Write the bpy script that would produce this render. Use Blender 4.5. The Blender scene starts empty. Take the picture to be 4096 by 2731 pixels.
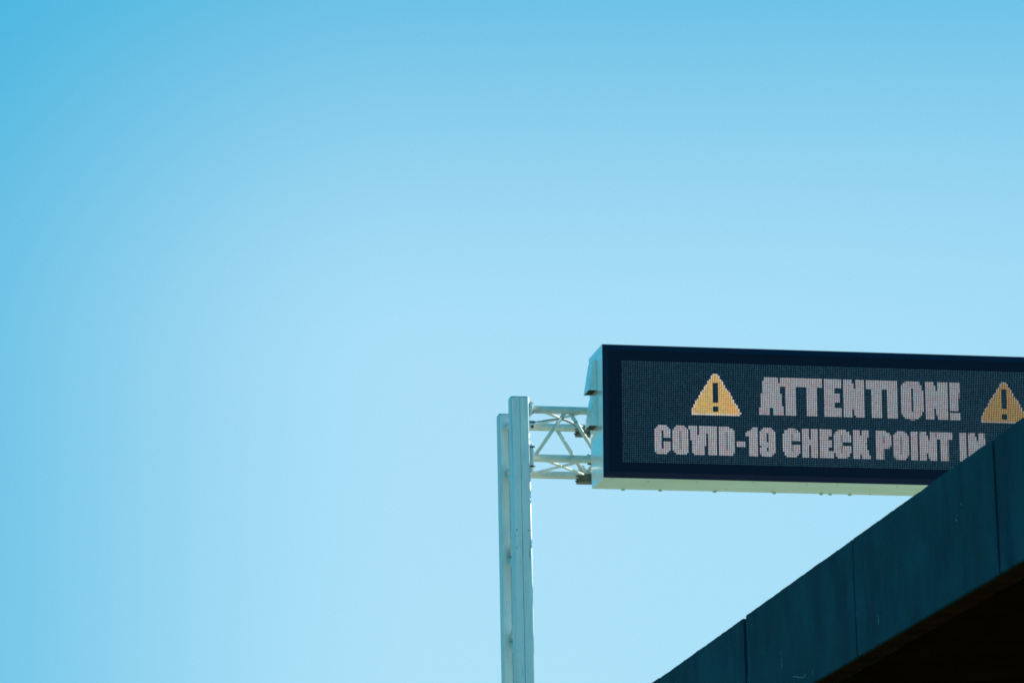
import bpy, bmesh, math, random
from mathutils import Vector, Matrix, noise
import numpy as np

random.seed(7)
rng = np.random.default_rng(11)
scene = bpy.context.scene
C = scene.collection

# ------------------------------------------------------------------ camera
EYE = Vector((0.0, 0.0, 1.6))
YAW, PITCH, ROLL = math.radians(11.4777), math.radians(14.3014), math.radians(-1.1249)
fwd = Vector((math.sin(YAW) * math.cos(PITCH), math.cos(YAW) * math.cos(PITCH), math.sin(PITCH)))
rgt = Vector((math.cos(YAW), -math.sin(YAW), 0.0))
upv = rgt.cross(fwd)
r2 = rgt * math.cos(ROLL) + upv * math.sin(ROLL)
u2 = upv * math.cos(ROLL) - rgt * math.sin(ROLL)
cam_data = bpy.data.cameras.new("camera")
cam = bpy.data.objects.new("camera", cam_data)
C.objects.link(cam)
cam.matrix_world = Matrix(((r2.x, u2.x, -fwd.x, EYE.x), (r2.y, u2.y, -fwd.y, EYE.y),
                           (r2.z, u2.z, -fwd.z, EYE.z), (0, 0, 0, 1)))
cam_data.sensor_width = 36.0
cam_data.lens = 15065.24 / 4096.0 * 36.0
cam_data.clip_start = 0.5
cam_data.clip_end = 6000.0
scene.camera = cam

# ------------------------------------------------------------------ sun, sky, exposure
SUN = Vector((0.74, 0.27, 0.62)).normalized()
sun_el = math.asin(SUN.z)
sun_rot = math.atan2(SUN.x, SUN.y)
ld = bpy.data.lights.new("sun", 'SUN')
ld.energy = 3.2
ld.angle = math.radians(0.53)
ld.color = (1.0, 0.95, 0.84)
sun = bpy.data.objects.new("sun", ld)
C.objects.link(sun)
sun.rotation_euler = SUN.to_track_quat('Z', 'Y').to_euler()

world = bpy.data.worlds.new("World")
scene.world = world
world.use_nodes = True
wt = world.node_tree
wt.nodes.clear()
W = wt.nodes.new
wl = wt.links.new
sky = W('ShaderNodeTexSky')
sky.sky_type = 'NISHITA'
sky.sun_disc = False
sky.sun_elevation = sun_el
sky.sun_rotation = sun_rot
sky.altitude = 50.0
sky.air_density = 1.0
sky.dust_density = 1.0
sky.ozone_density = 1.0
# the air is palest low over the road ahead and deepens upwards and towards the side away from the sun
tc = W('ShaderNodeTexCoord')
sep = W('ShaderNodeSeparateXYZ')
wl(tc.outputs['Generated'], sep.inputs[0])
def wmath(op, a, b=None, c=None):
    n = W('ShaderNodeMath')
    n.operation = op
    for i, v in enumerate((a, b, c)):
        if v is None:
            continue
        if isinstance(v, (int, float)):
            n.inputs[i].default_value = v
        else:
            wl(v, n.inputs[i])
    return n.outputs[0]
GA = 0.1760                                       # azimuth of the palest air
side = wmath('ADD', wmath('MULTIPLY', sep.outputs['X'], math.cos(GA)), wmath('MULTIPLY', sep.outputs['Y'], -math.sin(GA)))
ahead = wmath('ADD', wmath('MULTIPLY', sep.outputs['X'], math.sin(GA)), wmath('MULTIPLY', sep.outputs['Y'], math.cos(GA)))
azi = wmath('ARCTAN2', side, ahead)
lft = wmath('MULTIPLY', wmath('MAXIMUM', wmath('MULTIPLY', azi, -1.0), 0.0), 1.0 / 0.1185)
rig = wmath('MULTIPLY', wmath('MAXIMUM', azi, 0.0), 1.0 / 0.52)
ele = wmath('MULTIPLY', wmath('MAXIMUM', wmath('SUBTRACT', sep.outputs['Z'], 0.2360), 0.0), 1.0 / 0.0950)
q2 = wmath('ADD', wmath('ADD', wmath('MULTIPLY', lft, lft), wmath('MULTIPLY', rig, rig)), wmath('MULTIPLY', ele, ele))
pale = wmath('EXPONENT', wmath('MULTIPLY', q2, -1.0))
SKY_STRENGTH, SKY_GAIN = 0.10, 1.0 / (0.10 * 2 ** 0.9)
tint = W('ShaderNodeMix')
tint.data_type = 'RGBA'
wl(pale, tint.inputs['Factor'])
tint.inputs[6].default_value = (0.0260 * SKY_GAIN, 0.3820 * SKY_GAIN, 0.5950 * SKY_GAIN, 1)   # deep air
tint.inputs[7].default_value = (0.3560 * SKY_GAIN, 0.6230 * SKY_GAIN, 0.7580 * SKY_GAIN, 1)   # pale air
gam = W('ShaderNodeGamma')
gam.inputs['Gamma'].default_value = 0.12
wl(sky.outputs['Color'], gam.inputs['Color'])
mul = W('ShaderNodeVectorMath')
mul.operation = 'MULTIPLY'
wl(gam.outputs['Color'], mul.inputs[0])
wl(tint.outputs[2], mul.inputs[1])
bg = W('ShaderNodeBackground')
bg.inputs['Strength'].default_value = 0.10
wl(mul.outputs[0], bg.inputs['Color'])
wo = W('ShaderNodeOutputWorld')
wl(bg.outputs[0], wo.inputs['Surface'])

vs = scene.view_settings
vs.view_transform = 'Standard'
vs.look = 'None'
vs.exposure = 0.9
vs.gamma = 1.0
vs.use_curve_mapping = False
scene.render.engine = 'CYCLES'
scene.cycles.max_bounces = 8
scene.cycles.filter_width = 1.75
scene.render.dither_intensity = 2.0

# ------------------------------------------------------------------ materials
def new_mat(name):
    m = bpy.data.materials.new(name)
    m.use_nodes = True
    nt = m.node_tree
    return m, nt, nt.nodes['Principled BSDF']

def surf(name, col, rough=0.6, metal=0.0, spec=0.5, var=0.25, scale=6.0, stretch=(1, 1, 1), bump=0.0,
         bump_scale=60.0, rvar=0.1, dirt=None, dirt_scale=1.5, dirt_amt=0.5, dirt_stretch=None):
    """noise mottled principled surface; dirt = second colour in blotches or streaks"""
    m, nt, b = new_mat(name)
    N, L = nt.nodes.new, nt.links.new
    t = N('ShaderNodeTexCoord')
    mp = N('ShaderNodeMapping')
    mp.inputs['Scale'].default_value = stretch
    L(t.outputs['Object'], mp.inputs[0])
    n1 = N('ShaderNodeTexNoise')
    n1.inputs['Scale'].default_value = scale
    n1.inputs['Detail'].default_value = 8
    n1.inputs['Roughness'].default_value = 0.6
    L(mp.outputs[0], n1.inputs['Vector'])
    r = N('ShaderNodeValToRGB')
    lo = [max(0, c * (1 - var)) for c in col]
    hi = [min(1, c * (1 + var)) for c in col]
    r.color_ramp.elements[0].position = 0.3
    r.color_ramp.elements[1].position = 0.7
    r.color_ramp.elements[0].color = (*lo, 1)
    r.color_ramp.elements[1].color = (*hi, 1)
    L(n1.outputs['Fac'], r.inputs['Fac'])
    out = r.outputs['Color']
    if dirt is not None:
        m2 = N('ShaderNodeMapping')
        m2.inputs['Scale'].default_value = dirt_stretch or stretch
        m2.inputs['Location'].default_value = (3.7, 1.3, 9.1)
        L(t.outputs['Object'], m2.inputs[0])
        n2 = N('ShaderNodeTexNoise')
        n2.inputs['Scale'].default_value = dirt_scale
        n2.inputs['Detail'].default_value = 10
        n2.inputs['Roughness'].default_value = 0.65
        L(m2.outputs[0], n2.inputs['Vector'])
        rr = N('ShaderNodeValToRGB')
        rr.color_ramp.elements[0].position = 0.48
        rr.color_ramp.elements[1].position = 0.72
        rr.color_ramp.elements[0].color = (0, 0, 0, 1)
        rr.color_ramp.elements[1].color = (dirt_amt, dirt_amt, dirt_amt, 1)
        L(n2.outputs['Fac'], rr.inputs['Fac'])
        mx = N('ShaderNodeMixRGB')
        L(rr.outputs['Color'], mx.inputs['Fac'])
        L(out, mx.inputs['Color1'])
        mx.inputs['Color2'].default_value = (*dirt, 1)
        out = mx.outputs['Color']
    L(out, b.inputs['Base Color'])
    b.inputs['Metallic'].default_value = metal
    b.inputs['Specular IOR Level'].default_value = spec
    mr = N('ShaderNodeMapRange')
    mr.inputs['To Min'].default_value = max(0.02, rough - rvar)
    mr.inputs['To Max'].default_value = min(1, rough + rvar)
    L(n1.outputs['Fac'], mr.inputs['Value'])
    L(mr.outputs[0], b.inputs['Roughness'])
    if bump > 0:
        n3 = N('ShaderNodeTexNoise')
        n3.inputs['Scale'].default_value = bump_scale
        n3.inputs['Detail'].default_value = 6
        L(mp.outputs[0], n3.inputs['Vector'])
        bp = N('ShaderNodeBump')
        bp.inputs['Strength'].default_value = bump
        bp.inputs['Distance'].default_value = 0.01
        L(n3.outputs['Fac'], bp.inputs['Height'])
        L(bp.outputs[0], b.inputs['Normal'])
    return m

M = {}
M['ground'] = surf('dry_grass_ground', (0.25, 0.25, 0.13), 0.95, var=0.4, scale=0.3, bump=0.4, bump_scale=4)
M['deck'] = surf('road_deck_concrete', (0.40, 0.42, 0.34), 0.9, var=0.15, scale=0.8, bump=0.2, bump_scale=20)
M['steel'] = surf('galvanised_steel', (0.74, 0.80, 0.78), 0.50, metal=0.15, var=0.07, scale=5, stretch=(1, 1, 0.25),
                  dirt=(0.34, 0.44, 0.46), dirt_scale=4.0, dirt_amt=0.35, dirt_stretch=(3, 3, 0.5), bump=0.05, bump_scale=120)
M['tube'] = surf('weathered_tube_steel', (0.68, 0.72, 0.64), 0.42, metal=0.1, var=0.10, scale=7,
                 dirt=(0.30, 0.33, 0.27), dirt_scale=5.0, dirt_amt=0.45, bump=0.05, bump_scale=120)
M['seam'] = surf('weld_seam_grime', (0.10, 0.19, 0.23), 0.8, var=0.3, scale=9, stretch=(1, 1, 0.3))
M['cap'] = surf('post_cap_steel', (0.36, 0.47, 0.52), 0.45, metal=0.3, var=0.3, scale=14)
M['clamp'] = surf('dull_clamp_casting', (0.10, 0.115, 0.085), 0.75, var=0.3, scale=14)
M['bolt'] = surf('dark_bolt_steel', (0.03, 0.035, 0.04), 0.5, metal=0.4, var=0.3, scale=40)
M['alu'] = surf('polished_aluminium_panel', (0.92, 0.95, 0.90), 0.17, metal=0.40, var=0.04, scale=3, rvar=0.05,
                bump=0.03, bump_scale=2.5)
M['hood'] = surf('brushed_hood_aluminium', (0.82, 0.88, 0.83), 0.26, metal=0.35, var=0.08, scale=7, rvar=0.06,
                 dirt=(0.36, 0.40, 0.36), dirt_scale=4, dirt_amt=0.3, bump=0.03, bump_scale=3)
M['trim'] = surf('bright_edge_trim', (0.80, 0.88, 0.88), 0.3, metal=0.3, var=0.05, scale=9)
M['grille'] = surf('grimy_vent_grille', (0.045, 0.05, 0.035), 0.85, var=0.4, scale=30)
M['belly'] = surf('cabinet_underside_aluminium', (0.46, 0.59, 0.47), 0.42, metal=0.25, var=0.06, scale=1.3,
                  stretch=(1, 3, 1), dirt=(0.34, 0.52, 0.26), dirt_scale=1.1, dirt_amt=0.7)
M['black'] = surf('matt_black_cabinet_face', (0.0006, 0.0062, 0.024), 0.45, spec=0.16, var=0.15, scale=3, rvar=0.04)
M['bezel'] = surf('matt_navy_bezel', (0.0010, 0.0085, 0.036), 0.40, spec=0.22, var=0.15, scale=3, rvar=0.04)
M['rubber'] = surf('black_rubber', (0.012, 0.018, 0.022), 0.6, var=0.2, scale=30)
M['cable'] = surf('grey_cable_jacket', (0.10, 0.17, 0.20), 0.5, var=0.2, scale=30)
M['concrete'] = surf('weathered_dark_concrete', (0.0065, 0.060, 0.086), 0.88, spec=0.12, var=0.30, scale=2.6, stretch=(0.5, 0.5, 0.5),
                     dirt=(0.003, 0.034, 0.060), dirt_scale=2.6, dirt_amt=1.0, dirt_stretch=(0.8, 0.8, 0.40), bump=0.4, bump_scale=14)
M['soffit'] = surf('shade_toned_soffit_concrete', (0.014, 0.0075, 0.002), 1.0, spec=0.0, var=0.35, scale=2.0)  # near-black base colour holds the deep shade under the deck
M['edge'] = surf('shade_toned_edge_strip', (0.028, 0.015, 0.005), 1.0, spec=0.0, var=0.35, scale=3.0)  # underside shade painted into the strip's dark brown
M['sealant'] = surf('black_joint_sealant', (0.006, 0.010, 0.014), 0.8, spec=0.2, var=0.3, scale=20)
M['lime'] = surf('white_lime_stain', (0.20, 0.38, 0.42), 0.9, var=0.3, scale=40)

def led_mat(name, strength, base_mix):
    m, nt, b = new_mat(name)
    a = nt.nodes.new('ShaderNodeAttribute')
    a.attribute_name = 'tint'
    b.inputs['Roughness'].default_value = 0.35
    if strength == 0:
        nt.links.new(a.outputs['Color'], b.inputs['Base Color'])
    else:
        b.inputs['Base Color'].default_value = (0.06, 0.07, 0.09, 1)
        nt.links.new(a.outputs['Color'], b.inputs['Emission Color'])
        b.inputs['Emission Strength'].default_value = strength
    return m
M['led_off'] = led_mat('unlit_led_lens', 0.0, 1)
M['led_on'] = led_mat('lit_led_lens', 0.50, 1)

# ------------------------------------------------------------------ helpers
def obj(name, bm, mat, parent=None, smooth=False, bevel=0.0, seg=2):
    if bevel > 0:
        bmesh.ops.bevel(bm, geom=list(bm.edges), offset=bevel, segments=seg, affect='EDGES', profile=0.5)
    bmesh.ops.recalc_face_normals(bm, faces=bm.faces)
    me = bpy.data.meshes.new(name)
    bm.to_mesh(me)
    bm.free()
    if smooth:
        for p in me.polygons:
            p.use_smooth = True
    o = bpy.data.objects.new(name, me)
    me.materials.append(mat)
    C.objects.link(o)
    if parent is not None:
        o.parent = parent
    return o

def thing(name, label, cat):
    o = bpy.data.objects.new(name, None)
    o.empty_display_size = 0.3
    C.objects.link(o)
    o['label'] = label
    o['category'] = cat
    return o

def add_box(bm, x0, x1, y0, y1, z0, z1):
    v = [bm.verts.new(p) for p in ((x0, y0, z0), (x1, y0, z0), (x1, y1, z0), (x0, y1, z0),
                                   (x0, y0, z1), (x1, y0, z1), (x1, y1, z1), (x0, y1, z1))]
    for f in ((0, 3, 2, 1), (4, 5, 6, 7), (0, 1, 5, 4), (1, 2, 6, 5), (2, 3, 7, 6), (3, 0, 4, 7)):
        bm.faces.new([v[i] for i in f])
    return v

def box(*a):
    bm = bmesh.new()
    add_box(bm, *a)
    return bm

def hexa(pts):
    """eight points: bottom four (loop) then top four"""
    bm = bmesh.new()
    v = [bm.verts.new(p) for p in pts]
    for f in ((0, 3, 2, 1), (4, 5, 6, 7), (0, 1, 5, 4), (1, 2, 6, 5), (2, 3, 7, 6), (3, 0, 4, 7)):
        bm.faces.new([v[i] for i in f])
    return bm

def prism(poly, off):
    """polygon (list of Vectors) extruded by vector off"""
    bm = bmesh.new()
    off = Vector(off)
    a = [bm.verts.new(Vector(p)) for p in poly]
    b = [bm.verts.new(Vector(p) + off) for p in poly]
    bm.faces.new(a)
    bm.faces.new(list(reversed(b)))
    n = len(poly)
    for i in range(n):
        bm.faces.new((a[i], b[i], b[(i + 1) % n], a[(i + 1) % n]))
    return bm

def add_tube(bm, pts, r, seg=20, cap=True):
    pts = [Vector(p) for p in pts]
    rs = r if isinstance(r, (list, tuple)) else [r] * len(pts)
    rings = []
    ref = None
    for i, p in enumerate(pts):
        d = (pts[min(i + 1, len(pts) - 1)] - pts[max(i - 1, 0)]).normalized()
        if ref is None:
            ref = d.orthogonal().normalized()
        ref = (ref - d * ref.dot(d)).normalized()
        bi = d.cross(ref)
        rings.append([bm.verts.new(p + (ref * math.cos(2 * math.pi * k / seg) + bi * math.sin(2 * math.pi * k / seg)) * rs[i]) for k in range(seg)])
    for a, b in zip(rings, rings[1:]):
        for k in range(seg):
            bm.faces.new((a[k], a[(k + 1) % seg], b[(k + 1) % seg], b[k])).smooth = True
    if cap:
        bm.faces.new(list(reversed(rings[0])))
        bm.faces.new(rings[-1])

def tube(pts, r, seg=20):
    bm = bmesh.new()
    add_tube(bm, pts, r, seg)
    return bm

def tobj(name, bm, mat, parent):
    bmesh.ops.recalc_face_normals(bm, faces=bm.faces)
    me = bpy.data.meshes.new(name)
    bm.to_mesh(me)
    bm.free()
    me.materials.append(mat)
    o = bpy.data.objects.new(name, me)
    C.objects.link(o)
    o.parent = parent
    return o

def rounded_post(x0, x1, y0, y1, z0, z1, r=0.026, seg=6):
    pts = []
    for cx, cy, a0 in ((x1 - r, y1 - r, 0), (x0 + r, y1 - r, 90), (x0 + r, y0 + r, 180), (x1 - r, y0 + r, 270)):
        for k in range(seg + 1):
            a = math.radians(a0 + 90 * k / seg)
            pts.append((cx + r * math.cos(a), cy + r * math.sin(a)))
    bm = bmesh.new()
    n = len(pts)
    lo = [bm.verts.new((x, y, z0)) for x, y in pts]
    hi = [bm.verts.new((x, y, z1)) for x, y in pts]
    for i in range(n):
        f = bm.faces.new((lo[i], lo[(i + 1) % n], hi[(i + 1) % n], hi[i]))
        f.smooth = (i % (seg + 1)) != seg
    bm.faces.new(list(reversed(lo)))
    bm.faces.new(hi)
    return bm

# ------------------------------------------------------------------ ground
g = obj('ground', box(-2500, 2500, -1500, 4500, -0.5, 0.0), M['ground'])
g['kind'] = 'structure'

# ------------------------------------------------------------------ overpass
DV = Vector((0.0458, 0.9985, 0.0283)).normalized()          # along the deck edge, away from the viewer
DH = Vector((DV.x, DV.y, 0)).normalized()
NV = Vector((DH.y, -DH.x, 0))                               # across the deck, to the right
T0 = Vector((9.8022, 27.8432, 8.3572))
HF = 1.130                                                  # height of the edge panels
over = thing('overpass', 'dark weathered concrete overpass edge with panel joints, seen from underneath', 'overpass')
def F(a, h=0.0, w=0.0):
    return T0 + DV * a + Vector((0, 0, h)) + NV * w
STEP = 4.872
J0 = 0.906
GAP = {0: 0.066, 1: 0.034, 2: 0.135}
PT = 0.24
def gap(k):
    return GAP.get(k, 0.05)
for k in range(-2, 5):
    a0 = J0 + (k - 1) * STEP + gap(k - 1) / 2
    a1 = J0 + k * STEP - gap(k) / 2
    bm = bmesh.new()
    n = 150
    chips = [(random.uniform(a0, a1), random.uniform(0.02, 0.09), random.uniform(0.002, 0.005)) for _ in range(4)] + [(a0, 0.04, 0.008), (a1, 0.03, 0.006)]
    lift = {3: -0.010, 2: 0.0, 1: 0.0}.get(k, 0.0)
    rings = []
    for i in range(n + 1):
        a = a0 + (a1 - a0) * i / n
        wob = 0.007 * noise.noise(Vector((a * 1.7, 3.1, 0))) + 0.004 * noise.noise(Vector((a * 6.3, 8.1, 0)))
        wb = 0.004 * noise.noise(Vector((a * 2.9, 1.1, 5.0)))
        wob -= max([d_ * max(0.0, 1 - abs(a - c_) / w_) for c_, w_, d_ in chips])
        prof = [(lift + wob - 0.007, 0.0), (lift + wob, 0.008), (lift + wob, PT), (-HF + wb, PT), (-HF + wb, 0.012), (-HF + wb + 0.012, 0.0), (-0.5, 0.0)]
        rings.append([bm.verts.new(F(a, h, w)) for h, w in prof])
    for r0, r1 in zip(rings, rings[1:]):
        m = len(r0)
        for j in range(m):
            bm.faces.new((r0[j], r0[(j + 1) % m], r1[(j + 1) % m], r1[j]))
    bm.faces.new(list(reversed(rings[0])))
    bm.faces.new(rings[-1])
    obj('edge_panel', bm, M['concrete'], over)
# backing strip of sealant set back in every joint, and a lower plug where a joint is closed
for k in range(-2, 4):
    a = J0 + k * STEP
    w = gap(k) / 2
    pts = [F(a - w, -HF + 0.01, 0.05), F(a + w, -HF + 0.01, 0.05), F(a + w, -HF + 0.01, 0.07), F(a - w, -HF + 0.01, 0.07),
           F(a - w, -0.03, 0.05), F(a + w, -0.03, 0.05), F(a + w, -0.03, 0.07), F(a - w, -0.03, 0.07)]
    obj('joint_sealant', hexa(pts), M['sealant'], over)
# lower part of the wide joints is packed with mortar, leaving a hairline
for k, htop, leave in ((2, -0.60, 0.035), (0, -0.80, 0.030)):
    w = gap(k) / 2
    a = J0 + k * STEP
    a_, b_ = a - w + 0.001, a + w - leave
    bm = hexa([F(a_, -HF + 0.012, 0.006), F(b_, -HF + 0.012, 0.006), F(b_, -HF + 0.012, 0.048), F(a_, -HF + 0.012, 0.048),
               F(a_, htop, 0.006), F(b_ - 0.03, htop - 0.06, 0.006), F(b_ - 0.03, htop - 0.06, 0.048), F(a_, htop, 0.048)])
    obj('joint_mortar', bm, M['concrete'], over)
A0, A1 = J0 - 3 * STEP, J0 + 4 * STEP
DW = 13.0
zs = -HF + 0.02
# slab behind the edge panels: road surface on top, soffit below, its shade put into the base colour
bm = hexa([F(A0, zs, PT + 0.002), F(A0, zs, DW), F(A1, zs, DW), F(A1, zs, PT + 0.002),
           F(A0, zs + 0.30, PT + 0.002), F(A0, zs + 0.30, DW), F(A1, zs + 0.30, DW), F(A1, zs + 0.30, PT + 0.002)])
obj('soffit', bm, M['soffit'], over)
A2 = A1 + 30
bm = hexa([F(A0, zs + 0.304, PT + 0.002), F(A0, zs + 0.304, DW), F(A2, zs + 0.304, DW), F(A2, zs + 0.304, PT + 0.002),
           F(A0, zs + 0.40, PT + 0.002), F(A0, zs + 0.40, DW), F(A2, zs + 0.40, DW), F(A2, zs + 0.40, PT + 0.002)])
obj('road_surface', bm, M['deck'], over)
# strip of short cast lengths along the underside edge
sl = 1.15
a = A0
i = 0
while a < A1 - sl:
    d0 = 0.012 + 0.010 * random.random()
    z0, z1 = -HF - 0.022 + 0.006 * random.random(), -HF - 0.0065
    w0, w1 = 0.006, 0.20 + 0.012 * random.random()
    obj('soffit_strip', hexa([F(a + d0, z0, w0), F(a + sl, z0, w0), F(a + sl, z0, w1), F(a + d0, z0, w1),
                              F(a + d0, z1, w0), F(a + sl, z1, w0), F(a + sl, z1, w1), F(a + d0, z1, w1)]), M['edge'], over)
    a += sl
# pale drips of lime on the face
DRIPS = [(4.92, -0.94, 0.085, 0.006), (8.95, -0.80, 0.11, 0.006), (8.97, -0.66, 0.05, 0.003), (7.60, -1.05, 0.06, 0.004),
         (11.9, -0.86, 0.16, 0.006), (1.95, -0.37, 0.022, 0.006), (2.10, -0.44, 0.02, 0.005), (2.13, -0.475, 0.02, 0.009), (5.75, -0.74, 0.04, 0.003)]
for a, h, l, w in DRIPS:
    bm = prism([F(a - w * 0.3, h + l, -0.0005), F(a + w * 0.3, h + l, -0.0005), F(a + w, h + l * 0.15, -0.0005), F(a, h, -0.0005), F(a - w, h + l * 0.2, -0.0005)], NV * -0.0012)
    obj('lime_drip', bm, M['lime'], over)
bm = bmesh.new()
pts = []
for k in range(14):
    pts.append(F(8.45 - k * 0.045, -0.965 - 0.004 * k + random.uniform(-0.016, 0.016), -0.001))
add_tube(bm, pts, 0.0035, 4)
obj('lime_drip', bm, M['lime'], over)
# abutment and widened bracket that carries the gantry posts
bm = hexa([F(A1 + 0.03, -9.3, -0.9), F(A1 + 5.2, -9.3, -0.9), F(A1 + 5.2, -9.3, DW), F(A1 + 0.03, -9.3, DW),
           F(A1 + 0.03, zs + 0.30, -0.9), F(A1 + 5.2, zs + 0.30, -0.9), F(A1 + 5.2, zs + 0.30, DW), F(A1 + 0.03, zs + 0.30, DW)])
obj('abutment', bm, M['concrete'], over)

# ------------------------------------------------------------------ sign gantry
YF, YR = 53.9305, 55.0655
ZT, ZB = 14.583, 13.838
gan = thing('sign_gantry', 'pale galvanised steel gantry: twin posts carrying a square tubular truss behind the sign', 'gantry')
BASEZ = 7.9
def make_post(x0, x1, y0, ztop, seam_x):
    y1 = y0 + 0.23
    p = obj('post', rounded_post(x0, x1, y0, y1, BASEZ, ztop - 0.02), M['steel'], gan)
    p.data.polygons.foreach_get
    # lipped cap plate
    bm = rounded_post(x0 + 0.004, x1 - 0.004, y0 + 0.004, y1 - 0.004, ztop - 0.0195, ztop, 0.03)
    obj('post_cap', bm, M['cap'], p)
    bm = bmesh.new()
    n = 160
    vs_ = []
    for i in range(n + 1):
        z = BASEZ + (ztop - 0.03 - BASEZ) * i / n
        w = 0.0032 + 0.0022 * noise.noise(Vector((z * 2.1, 7.7, x0))) + 0.0015 * noise.noise(Vector((z * 9, 1.7, x0)))
        c = seam_x + 0.0015 * noise.noise(Vector((z * 1.3, 2.2, 0)))
        vs_.append((bm.verts.new((c - w, y0 - 0.0006, z)), bm.verts.new((c, y0 - 0.003, z)), bm.verts.new((c + w, y0 - 0.0006, z))))
    for a_, b_ in zip(vs_, vs_[1:]):
        bm.faces.new((a_[0], a_[1], b_[1], b_[0]))
        bm.faces.new((a_[1], a_[2], b_[2], b_[1]))
    obj('weld_seam', bm, M['seam'], p)
    return p
pf = make_post(10.893, 11.174, 53.8155, 14.757, 11.0285)
pr = make_post(10.935, 11.216, 54.9505, 14.7545, 11.075)
# scuffs and rust streaks on the near post
for (x, z, w, h) in ((11.135, 12.712, 0.030, 0.006), (11.118, 12.710, 0.012, 0.004), (10.945, 12.716, 0.010, 0.012), (10.957, 12.714, 0.008, 0.006),
                     (11.132, 12.37, 0.004, 0.10), (11.137, 12.30, 0.003, 0.08), (10.94, 12.45, 0.004, 0.045), (10.918, 12.62, 0.003, 0.03),
                     (11.150, 12.86, 0.003, 0.10), (11.143, 12.55, 0.003, 0.12), (11.155, 12.45, 0.004, 0.06)):
    poly = []
    for k in range(9):
        t_ = 2 * math.pi * k / 9
        rr = 0.7 + 0.3 * random.random()
        poly.append(Vector((x + w * rr * math.cos(t_), 53.8152, z + h * rr * math.sin(t_))))
    obj('scuff', prism(poly, (0, -0.0006, 0)), M['seam'], pf)
# plates wrapped on the far post where the chords meet it
for zt_, zb_ in ((14.684, 14.492), (13.932, 13.743)):
    obj('collar_plate', box(10.962, 11.205, 54.931, 54.951, zb_, zt_), M['steel'], gan, bevel=0.003, seg=1)
# lacing between the two posts
XL = 11.072
def lace(y0, z0, y1, z1, r=0.050):
    tobj('lacing_tube', tube([(XL, y0, z0), (XL, y1, z1)], r, 16), M['steel'], gan)
nodes = [13.844, 12.537, 11.237, 9.935]
for i, z in enumerate(nodes):
    zm = z - 0.65
    lace(54.96, z - 0.02, 54.04, zm + 0.03)
    if i + 1 < len(nodes):
        lace(54.04, zm - 0.03, 54.96, nodes[i + 1] + 0.02)
    obj('gusset_plate', prism([Vector((XL - 0.075, 54.949, z + 0.004)), Vector((XL + 0.075, 54.949, z + 0.004)), Vector((XL + 0.045, 54.80, z - 0.02)), Vector((XL - 0.035, 54.80, z - 0.02))], (0, 0, 0.010)), M['steel'], gan)
for z in (14.555, 13.845):
    lace(54.04, z, 54.96, z, 0.045)
    obj('gusset_plate', prism([Vector((10.995, 54.949, z - 0.040)), Vector((11.17, 54.949, z - 0.040)), Vector((11.17, 54.66, z - 0.040)), Vector((11.06, 54.66, z - 0.040))], (0, 0, 0.012)), M['steel'], gan)
# bolted end plates
def plate_x(name, x0, th, yc, zc, ry, rz, n=4, rot=45, mat='steel', bev=0.004):
    poly = []
    for k in range(n):
        t_ = math.radians(rot + 360.0 * k / n)
        s_ = math.sqrt(2) if n == 4 else 1.0 / math.cos(math.pi / n)
        poly.append(Vector((x0, yc + ry * s_ * math.cos(t_), zc + rz * s_ * math.sin(t_))))
    return obj(name, prism(poly, (th, 0, 0)), M[mat], gan, bevel=bev, seg=1)
plate_x('end_plate', 11.180, 0.042, YF, 14.587, 0.094, 0.102)
plate_x('end_plate', 11.168, 0.014, YF, 14.587, 0.085, 0.120)
plate_x('end_plate', 11.182, 0.036, YF, 13.829, 0.165, 0.236, n=8, rot=22.5)
plate_x('end_plate', 11.168, 0.016, YF, 13.829, 0.108, 0.20)
for zc in (14.583, 13.836):
    plate_x('end_plate', 11.217, 0.04, YR, zc, 0.10, 0.11)
# bolts through the plates
for (yy, zz) in ((53.862, 14.665), (53.862, 14.51), (53.80, 13.98), (53.79, 13.68)):
    tobj('bolt', tube([(11.160 if zz > 14 else 11.165, yy, zz), (11.24, yy, zz)], 0.012, 6), M['bolt'], gan)
# chords
for yy, zz, xs in ((YF, ZT, 11.222), (YF, ZB, 11.215), (YR, ZT, 11.257), (YR, ZB - 0.002, 11.257)):
    tobj('chord', tube([(xs, yy, zz), (20.6, yy, zz)], 0.058, 28), M['tube'], gan)
# webs of the near face
fn = [(11.236, ZB), (11.770, ZT), (12.252, ZB), (12.775, ZT), (13.27, ZB)]
offs = 0.0
for i, ((xa, za), (xb, zb_)) in enumerate(zip(fn, fn[1:])):
    xa2, xb2 = xa, xb
    if i == 1:
        xa2 = xa + 0.028
    if i == 0:
        xb2 = xb - 0.002
    tobj('diagonal', tube([(xa2, YF, za), (xb2, YF, zb_)], 0.028, 18), M['tube'], gan)
rn = [(11.834, ZT), (12.284, ZB), (12.80, ZT), (13.28, ZB)]
for (xa, za), (xb, zb_) in zip(rn, rn[1:]):
    tobj('diagonal', tube([(xa, YR, za), (xb, YR, zb_)], 0.028, 18), M['tube'], gan)
# flat bracing in the top and bottom of the truss
for zz in (ZT, ZB):
    for x0 in (0.0, 0.99):
        tobj('brace', tube([(11.335 + x0, YF, zz), (12.305 + x0, YR, zz)], 0.0205, 16), M['tube'], gan)
        tobj('brace', tube([(11.412 + x0, YR, zz - 0.0), (12.105 + x0, YF, zz - 0.0)], 0.0205, 16), M['tube'], gan)
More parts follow.
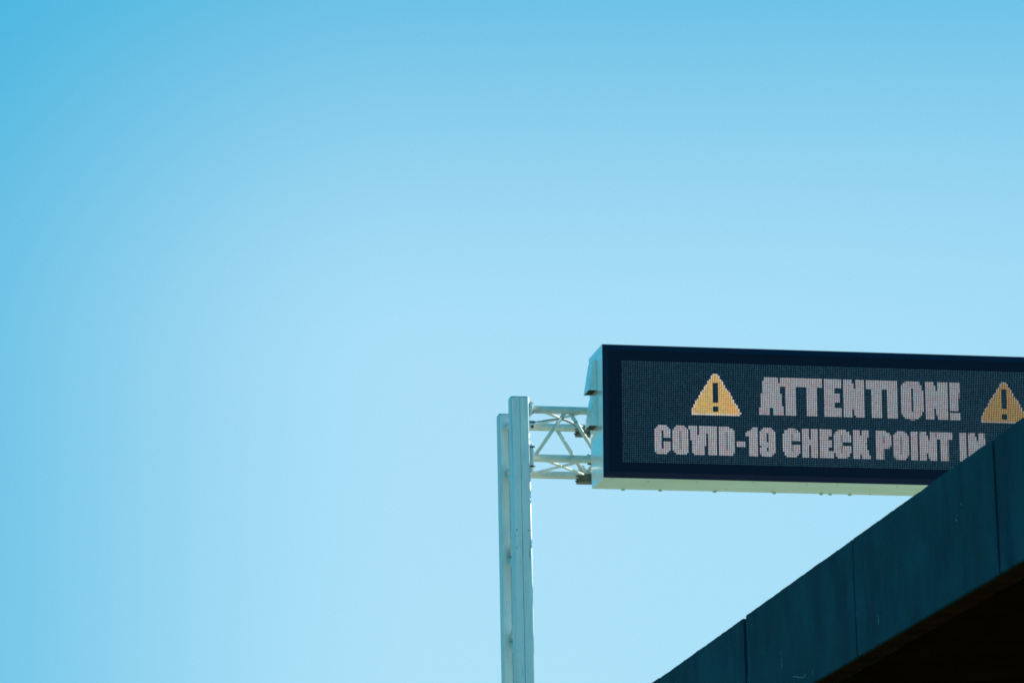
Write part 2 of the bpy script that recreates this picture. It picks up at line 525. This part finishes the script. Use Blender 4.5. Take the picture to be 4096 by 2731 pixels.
# gusset at the foot of the far diagonal
poly = [Vector((x, YR - 0.006, z)) for x, z in ((12.165, 13.885), (12.20, 13.995), (12.262, 13.998), (12.285, 13.955), (12.325, 13.918), (12.40, 13.895), (12.40, 13.87), (12.165, 13.87))]
obj('gusset_plate', prism(poly, (0, 0.012, 0)), M['tube'], gan)
tobj('diagonal', tube([(12.29, YR - 0.01, 13.86), (12.80, YR - 0.01, ZT)], 0.022, 14), M['tube'], gan)
# clamps that hold the sign rails to the far chords
def clamp(zc, zlow, x0=12.135, x1=12.62):
    p = obj('clamp', box(x0 + 0.02, x1, YR - 0.105, YR + 0.105, zlow + 0.030, zlow + 0.058), M['clamp'], gan, bevel=0.003, seg=1)
    obj('jaw', box(x0 + 0.026, x1, YR - 0.105, YR + 0.105, zlow, zlow + 0.024), M['clamp'], p, bevel=0.003, seg=1)
    obj('jaw', box(x0 + 0.03, x1, YR - 0.10, YR - 0.07, zlow + 0.059, zlow + 0.10), M['clamp'], p, bevel=0.003, seg=1)
    obj('saddle', box(x0 + 0.05, x1 - 0.05, YR - 0.095, YR - 0.055, zlow + 0.075, zc + 0.02), M['clamp'], p, bevel=0.004, seg=1)
    for k, (dx, dz) in enumerate(((-0.004, 0.045), (-0.018, 0.010), (0.0, 0.088))):
        tobj('clamp_bolt', tube([(x0 + dx - 0.012, YR - 0.08, zlow + dz), (x0 + 0.05, YR - 0.08, zlow + dz)], 0.011, 6), M['bolt'], p)
    for x in (x0 + 0.08, x0 + 0.19):
        tobj('clamp_bolt', tube([(x, YR - 0.098, zlow - 0.004), (x, YR - 0.098, zlow + 0.10)], 0.008, 6), M['bolt'], p)
clamp(ZB, 13.722)
clamp(ZT, 14.461)
# U-bolts on the near chord beside the cabinet
for zz in (ZB + 0.062, ZB - 0.066):
    tobj('u_bolt', tube([(12.075, YF + 0.02, zz), (12.30, YF + 0.02, zz)], 0.013, 8), M['bolt'], gan)
    tobj('u_bolt', tube([(12.088, YF + 0.02, zz - 0.012), (12.088, YF + 0.02, zz + 0.022)], 0.009, 8), M['bolt'], gan)

# ------------------------------------------------------------------ cable and plug on the gantry
cab = thing('power_cable', 'thin dark cable strapped along the truss from the post to the sign', 'cable')
YC = YF + 0.046
cp = [(11.29, 14.4045), (11.36, 14.413), (11.46, 14.433), (11.52, 14.4455), (11.576, 14.452), (11.63, 14.4545), (11.676, 14.452), (11.73, 14.447), (11.776, 14.439), (11.83, 14.413), (11.875, 14.385), (11.916, 14.356), (11.95, 14.325), (11.985, 14.28), (12.03, 14.21), (12.08, 14.13), (12.13, 14.05)]
tobj('cable_jacket', tube([(x, YC, z) for x, z in cp], 0.0105, 10), M['cable'], cab)
tobj('connector', tube([(11.165, YC, 14.402), (11.205, YC, 14.402), (11.212, YC, 14.402), (11.225, YC, 14.402), (11.228, YC, 14.402), (11.262, YC, 14.403), (11.266, YC, 14.403), (11.285, YC, 14.404), (11.32, YC, 14.408)],
                      [0.013, 0.013, 0.021, 0.022, 0.019, 0.019, 0.022, 0.016, 0.009], 14), M['cable'], cab)
def tie(x, z, dx, dz):
    d = Vector((dx, 0, dz)).normalized()
    n = Vector((-d.z, 0, d.x))
    bm = bmesh.new()
    pts = []
    for k in range(25):
        t_ = 2 * math.pi * k / 24
        c = Vector((x, YF + 0.010, z))
        pts.append(c + n * 0.033 * math.cos(t_) + Vector((0, 0.046, 0)) * math.sin(t_))
    add_tube(bm, pts, 0.0045, 6, cap=False)
    tobj('cable_tie', bm, M['rubber'], cab)
tie(11.694, 14.470, 0.534, 0.745)
tie(11.906, 14.405, 0.454, -0.745)
plug = tobj('cable_gland', tube([(11.225, 53.97, 14.330), (11.228, 53.97, 14.330), (11.258, 53.97, 14.330), (11.261, 53.97, 14.330)], [0.018, 0.022, 0.022, 0.018], 12), M['rubber'], gan)
tobj('gland_stem', tube([(11.165, 53.97, 14.330), (11.2245, 53.97, 14.330)], 0.014, 12), M['steel'], plug)

# ------------------------------------------------------------------ message sign
PX, PY, PZ = 12.1009, 53.0217, 13.3624
TT = math.radians(3.9833)
U = Vector((0, -math.sin(TT), math.cos(TT)))
NF = Vector((0, -math.cos(TT), -math.sin(TT)))            # out of the face, towards the viewer
SH = 2.0
PIT = 0.0272958
U0, V0 = 0.30397, 1.75043
NC, NR = 270, 56
SW = 2 * U0 + (NC - 1) * PIT
DB = 0.78385
P0 = Vector((PX, PY, PZ))
def S(u, v, o=0.0):
    return P0 + Vector((u, 0, 0)) + U * v + NF * o
sgn = thing('message_sign', 'large electronic message sign reading ATTENTION! COVID-19 CHECK POINT in lit dots', 'sign')
ZTOP = PZ + SH * math.cos(TT)
YBK = PY + DB
e = 0.006
# cabinet (set inside its skin panels)
bm = hexa([Vector((PX + e, PY + 0.004, PZ + e)), Vector((PX + SW - e, PY + 0.004, PZ + e)), Vector((PX + SW - e, YBK, PZ + e)), Vector((PX + e, YBK, PZ + e)),
           S(e, SH, -0.004), S(SW - e, SH, -0.004), Vector((PX + SW - e, YBK, ZTOP)), Vector((PX + e, YBK, ZTOP))])
obj('cabinet', bm, M['alu'], sgn)
# side skins
for x0 in (PX, PX + SW - 0.0055):
    poly = [Vector((x0, PY, PZ)), Vector((x0, YBK + 0.002, PZ)), Vector((x0, YBK + 0.002, ZTOP + 0.002)), Vector((x0, S(0, SH).y, S(0, SH).z))]
    obj('side_panel', prism(poly, (0.0055, 0, 0)), M['alu'], sgn, bevel=0.0012, seg=1)
# underside skins: three lengths
cuts = [0.0058, 2.66, 5.32, SW - 0.0058]
for a_, b_ in zip(cuts, cuts[1:]):
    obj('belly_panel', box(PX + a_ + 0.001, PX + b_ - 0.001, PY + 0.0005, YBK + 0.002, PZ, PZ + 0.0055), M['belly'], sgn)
# bright corner trim
obj('corner_trim', prism([S(-0.003, 0.0, -0.012), S(-0.003, SH, -0.012), S(-0.003, SH, 0.004), S(-0.003, 0.0, 0.004)], (0.0028, 0, 0)), M['trim'], sgn)
obj('corner_trim', prism([Vector((PX - 0.003, PY, PZ - 0.003)), Vector((PX - 0.003, YBK, PZ - 0.003)), Vector((PX - 0.003, YBK, PZ + 0.006)), Vector((PX - 0.003, PY, PZ + 0.006))], (0.006, 0, 0)), M['trim'], sgn)
# black face: chamfered frame of four mitred lengths around a flat display board
BZ = 0.088
OI = 0.014
def bez(pts_uv):
    a_, b_, c_, d_ = pts_uv   # outer a,b inner c,d
    front = [S(*a_, 0.0), S(*b_, 0.0), S(*c_, OI), S(*d_, OI)]
    back = [S(*a_, -0.0035), S(*b_, -0.0035), S(*c_, -0.0035), S(*d_, -0.0035)]
    return hexa(back + front)
W_, H_ = SW, SH
obj('bezel', bez([(0, H_), (W_, H_), (W_ - BZ, H_ - BZ), (BZ, H_ - BZ)]), M['bezel'], sgn)
obj('bezel', bez([(W_, 0), (0, 0), (BZ, BZ), (W_ - BZ, BZ)]), M['bezel'], sgn)
obj('bezel', bez([(0, 0), (0, H_), (BZ, H_ - BZ), (BZ, BZ)]), M['bezel'], sgn)
obj('bezel', bez([(W_, H_), (W_, 0), (W_ - BZ, BZ), (W_ - BZ, H_ - BZ)]), M['bezel'], sgn)
g_ = -0.010
OB = 0.006
bm = hexa([S(BZ + g_, BZ + g_, -0.003), S(W_ - BZ - g_, BZ + g_, -0.003), S(W_ - BZ - g_, H_ - BZ - g_, -0.003), S(BZ + g_, H_ - BZ - g_, -0.003),
           S(BZ + g_, BZ + g_, OB), S(W_ - BZ - g_, BZ + g_, OB), S(W_ - BZ - g_, H_ - BZ - g_, OB), S(BZ + g_, H_ - BZ - g_, OB)])
board = obj('display_board', bm, M['black'], sgn)

# ---- the message, as lit cells of the dot matrix (level 1 = full, 0.6 = '+')
grid = {}
def put(c0, r0, rows, kind):
    for j, row in enumerate(rows):
        for i_, ch in enumerate(row):
            if ch != '.':
                grid[(c0 + i_, r0 + j)] = (kind, 1.0 if ch == '#' else 0.55)
def rep(*pairs):
    out = []
    for s_, n_ in pairs:
        out += [s_] * n_
    return out
# first line, rows 7..27
A_ = rep(("...########...", 2), ("..#########...", 1), ("..##########..", 6), (".############.", 7), (".#############", 1), ("######..######", 4))
T_ = rep(("############", 5), ("...######...", 16))
E_ = rep(("##########", 5), ("######....", 3), ("#########.", 5), ("######....", 3), ("##########", 5))
N_ = rep(("#####..#####", 2), ("######.#####", 3), ("############", 11), ("#####+######", 1), ("#####.######", 3), ("#####..#####", 1))
I_ = rep(("######", 21))
O_ = ["..+#######+..", ".##########..", "+###########.", "############."] + rep(("######.#####.", 1), ("######.######", 12)) + ["############.", "+###########.", ".##########..", "..########...", ".....+++....."]
N2 = rep(("#####..######", 2), ("######.######", 3), ("#############", 10), ("#####.#######", 3), ("#####.+######", 1), ("#####..######", 2))
X_ = rep(("######", 6), ("#####+", 3), ("#####.", 7), ("......", 1), ("######", 4))
L1 = 'line_one'
for c0, gph in ((77, A_), (89, T_), (101, T_), (114, E_), (125, N_), (138, T_), (150, I_), (158, O_), (172, N2), (186, X_)):
    put(c0, 7, gph, L1)
# second line, rows 35..50
L2 = 'line_two'
c_ = ["..#####..", ".#######.", "#########"] + rep(("####.####", 4), ("####.....", 2), ("####.####", 4)) + ["#########", "########.", ".######.."]
o_ = ["..#####..", ".#######.", "+########"] + rep(("####+####", 10)) + ["#########", ".########", "..######."]
v_ = rep(("#####.#####", 2), (".####.#####", 2), (".####.####.", 1), (".#########.", 3), ("..########.", 3), ("..#######..", 4), ("...######..", 1))
i__ = rep(("#####", 16))
d_ = ["######...", "########.", "#########"] + rep(("####+####", 10)) + ["#########", "########+", "########."]
one = ["....###", "...####", ".######", "#######", "#######"] + rep(("..#####", 11))
nine = ["..#####..", ".#######.", "#########"] + rep(("####.####", 5), ("#########", 2), (".########", 1), ("####.####", 2)) + ["#########", "+#######.", ".######.."]
cc = ["...####+..", ".########.", ".#########"] + rep(("#####+####", 4), ("#####.....", 2), ("#####+####", 4)) + [".#########", ".########.", "..######.."]
h_ = rep(("####.####", 6), ("#########", 3), ("####.####", 7))
ee = rep(("#######.", 4), ("#####...", 2), ("#######.", 4), ("#####...", 2), ("########", 4))
c3 = ["..+####...", ".########.", "+########."] + rep(("####+#####", 4), ("#####.....", 2), ("####+#####", 4)) + [".########.", ".########.", "..#####+.."]
k_ = rep(("####.####.", 3), ("#########.", 1), ("########..", 3), ("#######+..", 1), ("########..", 3), ("#########.", 2), ("####+####.", 1), ("####.#####", 2))
p_ = ["######...", "########.", "########+"] + rep(("####+####", 4)) + ["#########", "########+", "#######+."] + rep(("####+....", 6))
o2 = ["..####+..", ".#######.", "########+"] + rep(("####+####", 10)) + ["########+", "+#######.", ".+#####.."]
i2 = rep(("####", 16))
n_ = ["+###..###+", "####..###+", "#####.###+", "#####.####", "#####+####"] + rep(("##########", 7), ("####.#####", 2)) + ["####.+####", "####..####"]
t_ = rep(("#########", 4), ("..####+..", 12))
for c0, gph in ((18, c_), (28, o_), (37, v_), (48, i__), (54, d_), (69, one), (77, nine), (90, cc), (101, h_), (111, ee), (119, c3), (130, k_), (143, p_), (153, o2), (163, i2), (168, n_), (178, t_), (191, i2), (196, n_)):
    put(c0, 35, gph, L2)
put(64, 43, ["#####"] * 3, L2)
# warning triangles
TRI = [(51, 53), (50, 54), (50, 54), (49, 55), (48, 56), (48, 56), (47, 57), (46, 57), (46, 58), (45, 59), (44, 60), (44, 60), (43, 61), (43, 61), (42, 62), (41, 62), (41, 63), (40, 64), (40, 64), (39, 65), (39, 65), (39, 66), (39, 65)]
for kname, off, h0, h1 in (('tri_a', 0, 11, 21), ('tri_b', 165, 10, 20)):
    for j, (a_, b_) in enumerate(TRI):
        r_ = 6 + j
        for c in range(a_, b_ + 1):
            hole = 51 <= c <= 53 and (h0 <= r_ <= h1 or 24 <= r_ <= 26)
            if not hole:
                edge = 'w' if (c in (a_, b_) or j in (0, len(TRI) - 1)) else ''
                grid[(c + off, r_)] = (kname + edge, 1.0)

def led_mesh(name, cells, size, mat, label=None):
    """cells: list of (col,row,rgb,scale). every lens a small six sided frustum"""
    n = len(cells)
    K = 6
    ang = np.arange(K) * 2 * np.pi / K + np.pi / 6
    cs = np.array([[c, r] for c, r, *_ in cells], float)
    sc = np.array([s_ for *_, s_ in cells]) * size * PIT / 2
    uu = U0 + cs[:, 0] * PIT
    vv = V0 - cs[:, 1] * PIT
    verts = np.zeros((n, 2 * K, 3))
    o0 = np.array(P0)
    un = np.array(U)
    nn = np.array(NF)
    for ring, (f_, off) in enumerate(((1.0, OB - 0.0005), (0.78, OB + 0.0045))):
        for k in range(K):
            du = sc * f_ * math.cos(ang[k]) * 0.97
            dv = sc * f_ * math.sin(ang[k]) * 1.03
            verts[:, ring * K + k] = o0 + np.outer(uu + du, [1, 0, 0]) + np.outer(vv + dv, un) + nn * off
    vl = verts.reshape(-1, 3)
    faces = []
    for i_ in range(n):
        b = i_ * 2 * K
        faces.append(tuple(b + K + k for k in range(K)))
        for k in range(K):
            faces.append((b + k, b + (k + 1) % K, b + K + (k + 1) % K, b + K + k))
    me = bpy.data.meshes.new(name)
    me.from_pydata(vl.tolist(), [], faces)
    me.update()
    at = me.color_attributes.new('tint', 'FLOAT_COLOR', 'POINT')
    cols = np.ones((n, 2 * K, 4), np.float32)
    cols[:, :, :3] = np.array([c for _, _, c, _ in cells], np.float32)[:, None, :]
    at.data.foreach_set('color', cols.reshape(-1))
    me.materials.append(mat)
    o = bpy.data.objects.new(name, me)
    C.objects.link(o)
    o.parent = board
    o['kind'] = 'stuff'
    if label:
        o['label'] = label
    return o

def chroma(c, r, s=1.0):
    a1 = noise.noise(Vector((c * 0.31, r * 0.27, 1.7)))
    a2 = noise.noise(Vector((c * 0.29, r * 0.33, 8.3)))
    a3 = random.uniform(-0.09, 0.07)
    return Vector((1 + s * (0.10 * a1 - 0.13 * a2) + a3, 1 + s * (-0.11 * a1 + 0.08 * a2) + a3, 1 + s * (0.16 * a2) + a3))
parts = {'off': [], 'line_one': [], 'line_two': [], 'tri_a': [], 'tri_b': []}
for c in range(NC):
    for r_ in range(NR):
        k_ = grid.get((c, r_))
        if k_ is None:
            j_ = random.uniform(0.72, 1.15)
            parts['off'].append((c, r_, (0.25 * j_, 0.36 * j_, 0.46 * j_), random.uniform(0.9, 1.08)))
            continue
        kind, lev = k_
        t3 = chroma(c, r_)
        if kind.startswith('line'):
            base = Vector((0.96, 0.94, 1.0)) * (0.70 - 0.19 * c / 230)
            key = kind
        else:
            key = kind[:5]
            base = Vector((0.86, 0.74, 0.60)) if kind.endswith('w') else Vector((0.90, 0.57, 0.17))
        if key == 'tri_b':
            base = base * 0.64
        col = tuple(max(0, base[i_] * t3[i_] * (0.12 + 0.88 * lev)) for i_ in range(3))
        parts[key].append((c, r_, col, (0.80 + 0.20 * lev) * random.uniform(0.95, 1.04)))
led_mesh('unlit_dot_field', parts['off'], 0.52, M['led_off'])
led_mesh('warning_triangle', parts['tri_a'], 0.98, M['led_on'], 'amber warning triangle with exclamation mark before ATTENTION!')
led_mesh('warning_triangle', parts['tri_b'], 0.82, M['led_on'], 'amber warning triangle after ATTENTION!, partly behind the overpass')
led_mesh('message_line', parts['line_one'], 0.83, M['led_on'], 'white dot lettering ATTENTION!')
led_mesh('message_line', parts['line_two'], 0.84, M['led_on'], 'white dot lettering COVID-19 CHECK POINT IN')

# ---- vent hoods on the left side
def vent_hood(yf, yb, zt, zb, o_top, o_bot):
    x = PX - 0.001
    t = 0.004
    # shell: front cheek, back cheek, sloping cover, short top
    bm = bmesh.new()
    def quadslab(a, b, c, d, off):
        off = Vector(off)
        v0 = [bm.verts.new(Vector(p)) for p in (a, b, c, d)]
        v1 = [bm.verts.new(Vector(p) + off) for p in (a, b, c, d)]
        bm.faces.new(v0)
        bm.faces.new(list(reversed(v1)))
        for i_ in range(4):
            bm.faces.new((v0[i_], v1[i_], v1[(i_ + 1) % 4], v0[(i_ + 1) % 4]))
    quadslab((x, yf, zb), (x, yf, zt), (x - o_top, yf, zt), (x - o_bot, yf, zb), (0, t, 0))
    quadslab((x, yb - t, zb), (x, yb - t, zt), (x - o_top, yb - t, zt), (x - o_bot, yb - t, zb), (0, t, 0))
    quadslab((x - o_top - 0.0005, yf, zt), (x - o_top - 0.0005, yb, zt), (x - o_bot - 0.0005, yb, zb), (x - o_bot - 0.0005, yf, zb), (-t, 0, 0))
    quadslab((x, yf, zt + 0.0005), (x, yb, zt + 0.0005), (x - o_top - t, yb, zt + 0.0005), (x - o_top - t, yf, zt + 0.0005), (0, 0, t))
    h = obj('vent_hood', bm, M['hood'], sgn)
    # flat flange in front of and above the cheek
    obj('hood_flange', box(x - 0.005, x - 0.0002, yf - 0.024, yf - 0.002, zb - 0.006, zt + 0.030), M['hood'], h)
    obj('hood_flange', box(x - 0.006, x - 0.0002, yb + 0.001, yb + 0.024, zb - 0.006, zt + 0.030), M['hood'], h)
    # dark grille set up inside the mouth: slats along the cabinet
    nsl = 7
    zg = zb + 0.012
    for k in range(nsl):
        xa = x - 0.006 - (o_bot - 0.016) * k / nsl
        xb = xa - (o_bot - 0.016) / nsl * 0.72
        obj('grille_slat', box(xb, xa, yf + 0.006, yb - 0.006, zg, zg + 0.006), M['grille'], h)
    obj('grille_back', box(x - o_bot + 0.016, x - 0.003, yf + 0.006, yb - 0.006, zg + 0.02, zg + 0.024), M['grille'], h)
vent_hood(PY + 0.262, PY + 0.62, 15.205, 14.751, 0.044, 0.124)
vent_hood(PY + 0.276, PY + 0.62, 14.664, 14.212, 0.044, 0.124)
# ---- tabs under the back edge, fixings in the belly
for x in (12.576, 13.146, 13.99, 14.915, 15.65, 15.79, 16.10):
    obj('hanging_tab', box(x - 0.026, x + 0.026, YBK - 0.02, YBK + 0.001, PZ - 0.020, PZ - 0.0005), M['belly'], sgn, bevel=0.003, seg=1)
for fx, fy in ((0.13, 0.03), (0.72, 0.17), (1.46, 0.13), (2.02, 0.60), (2.30, 0.08), (3.16, 0.15), (3.62, 0.14), (3.55, 0.70), (4.55, 0.12), (2.75, 0.66), (1.9, 0.70), (4.3, 0.72)):
    tobj('screw', tube([(PX + fx, PY + fy, PZ - 0.004), (PX + fx, PY + fy, PZ + 0.003)], 0.010, 8), M['bolt'], sgn)

# set each thing's origin near its base without moving its parts
for root, at_ in ((sgn, (PX + SW / 2, PY + DB / 2, PZ)), (gan, (11.03, 54.4, BASEZ)), (cab, (11.2, YC, 14.4)), (over, tuple(F(8, -HF, 0)))):
    root.location = at_
    for ch in root.children:
        ch.location = Vector(ch.location) - Vector(at_)
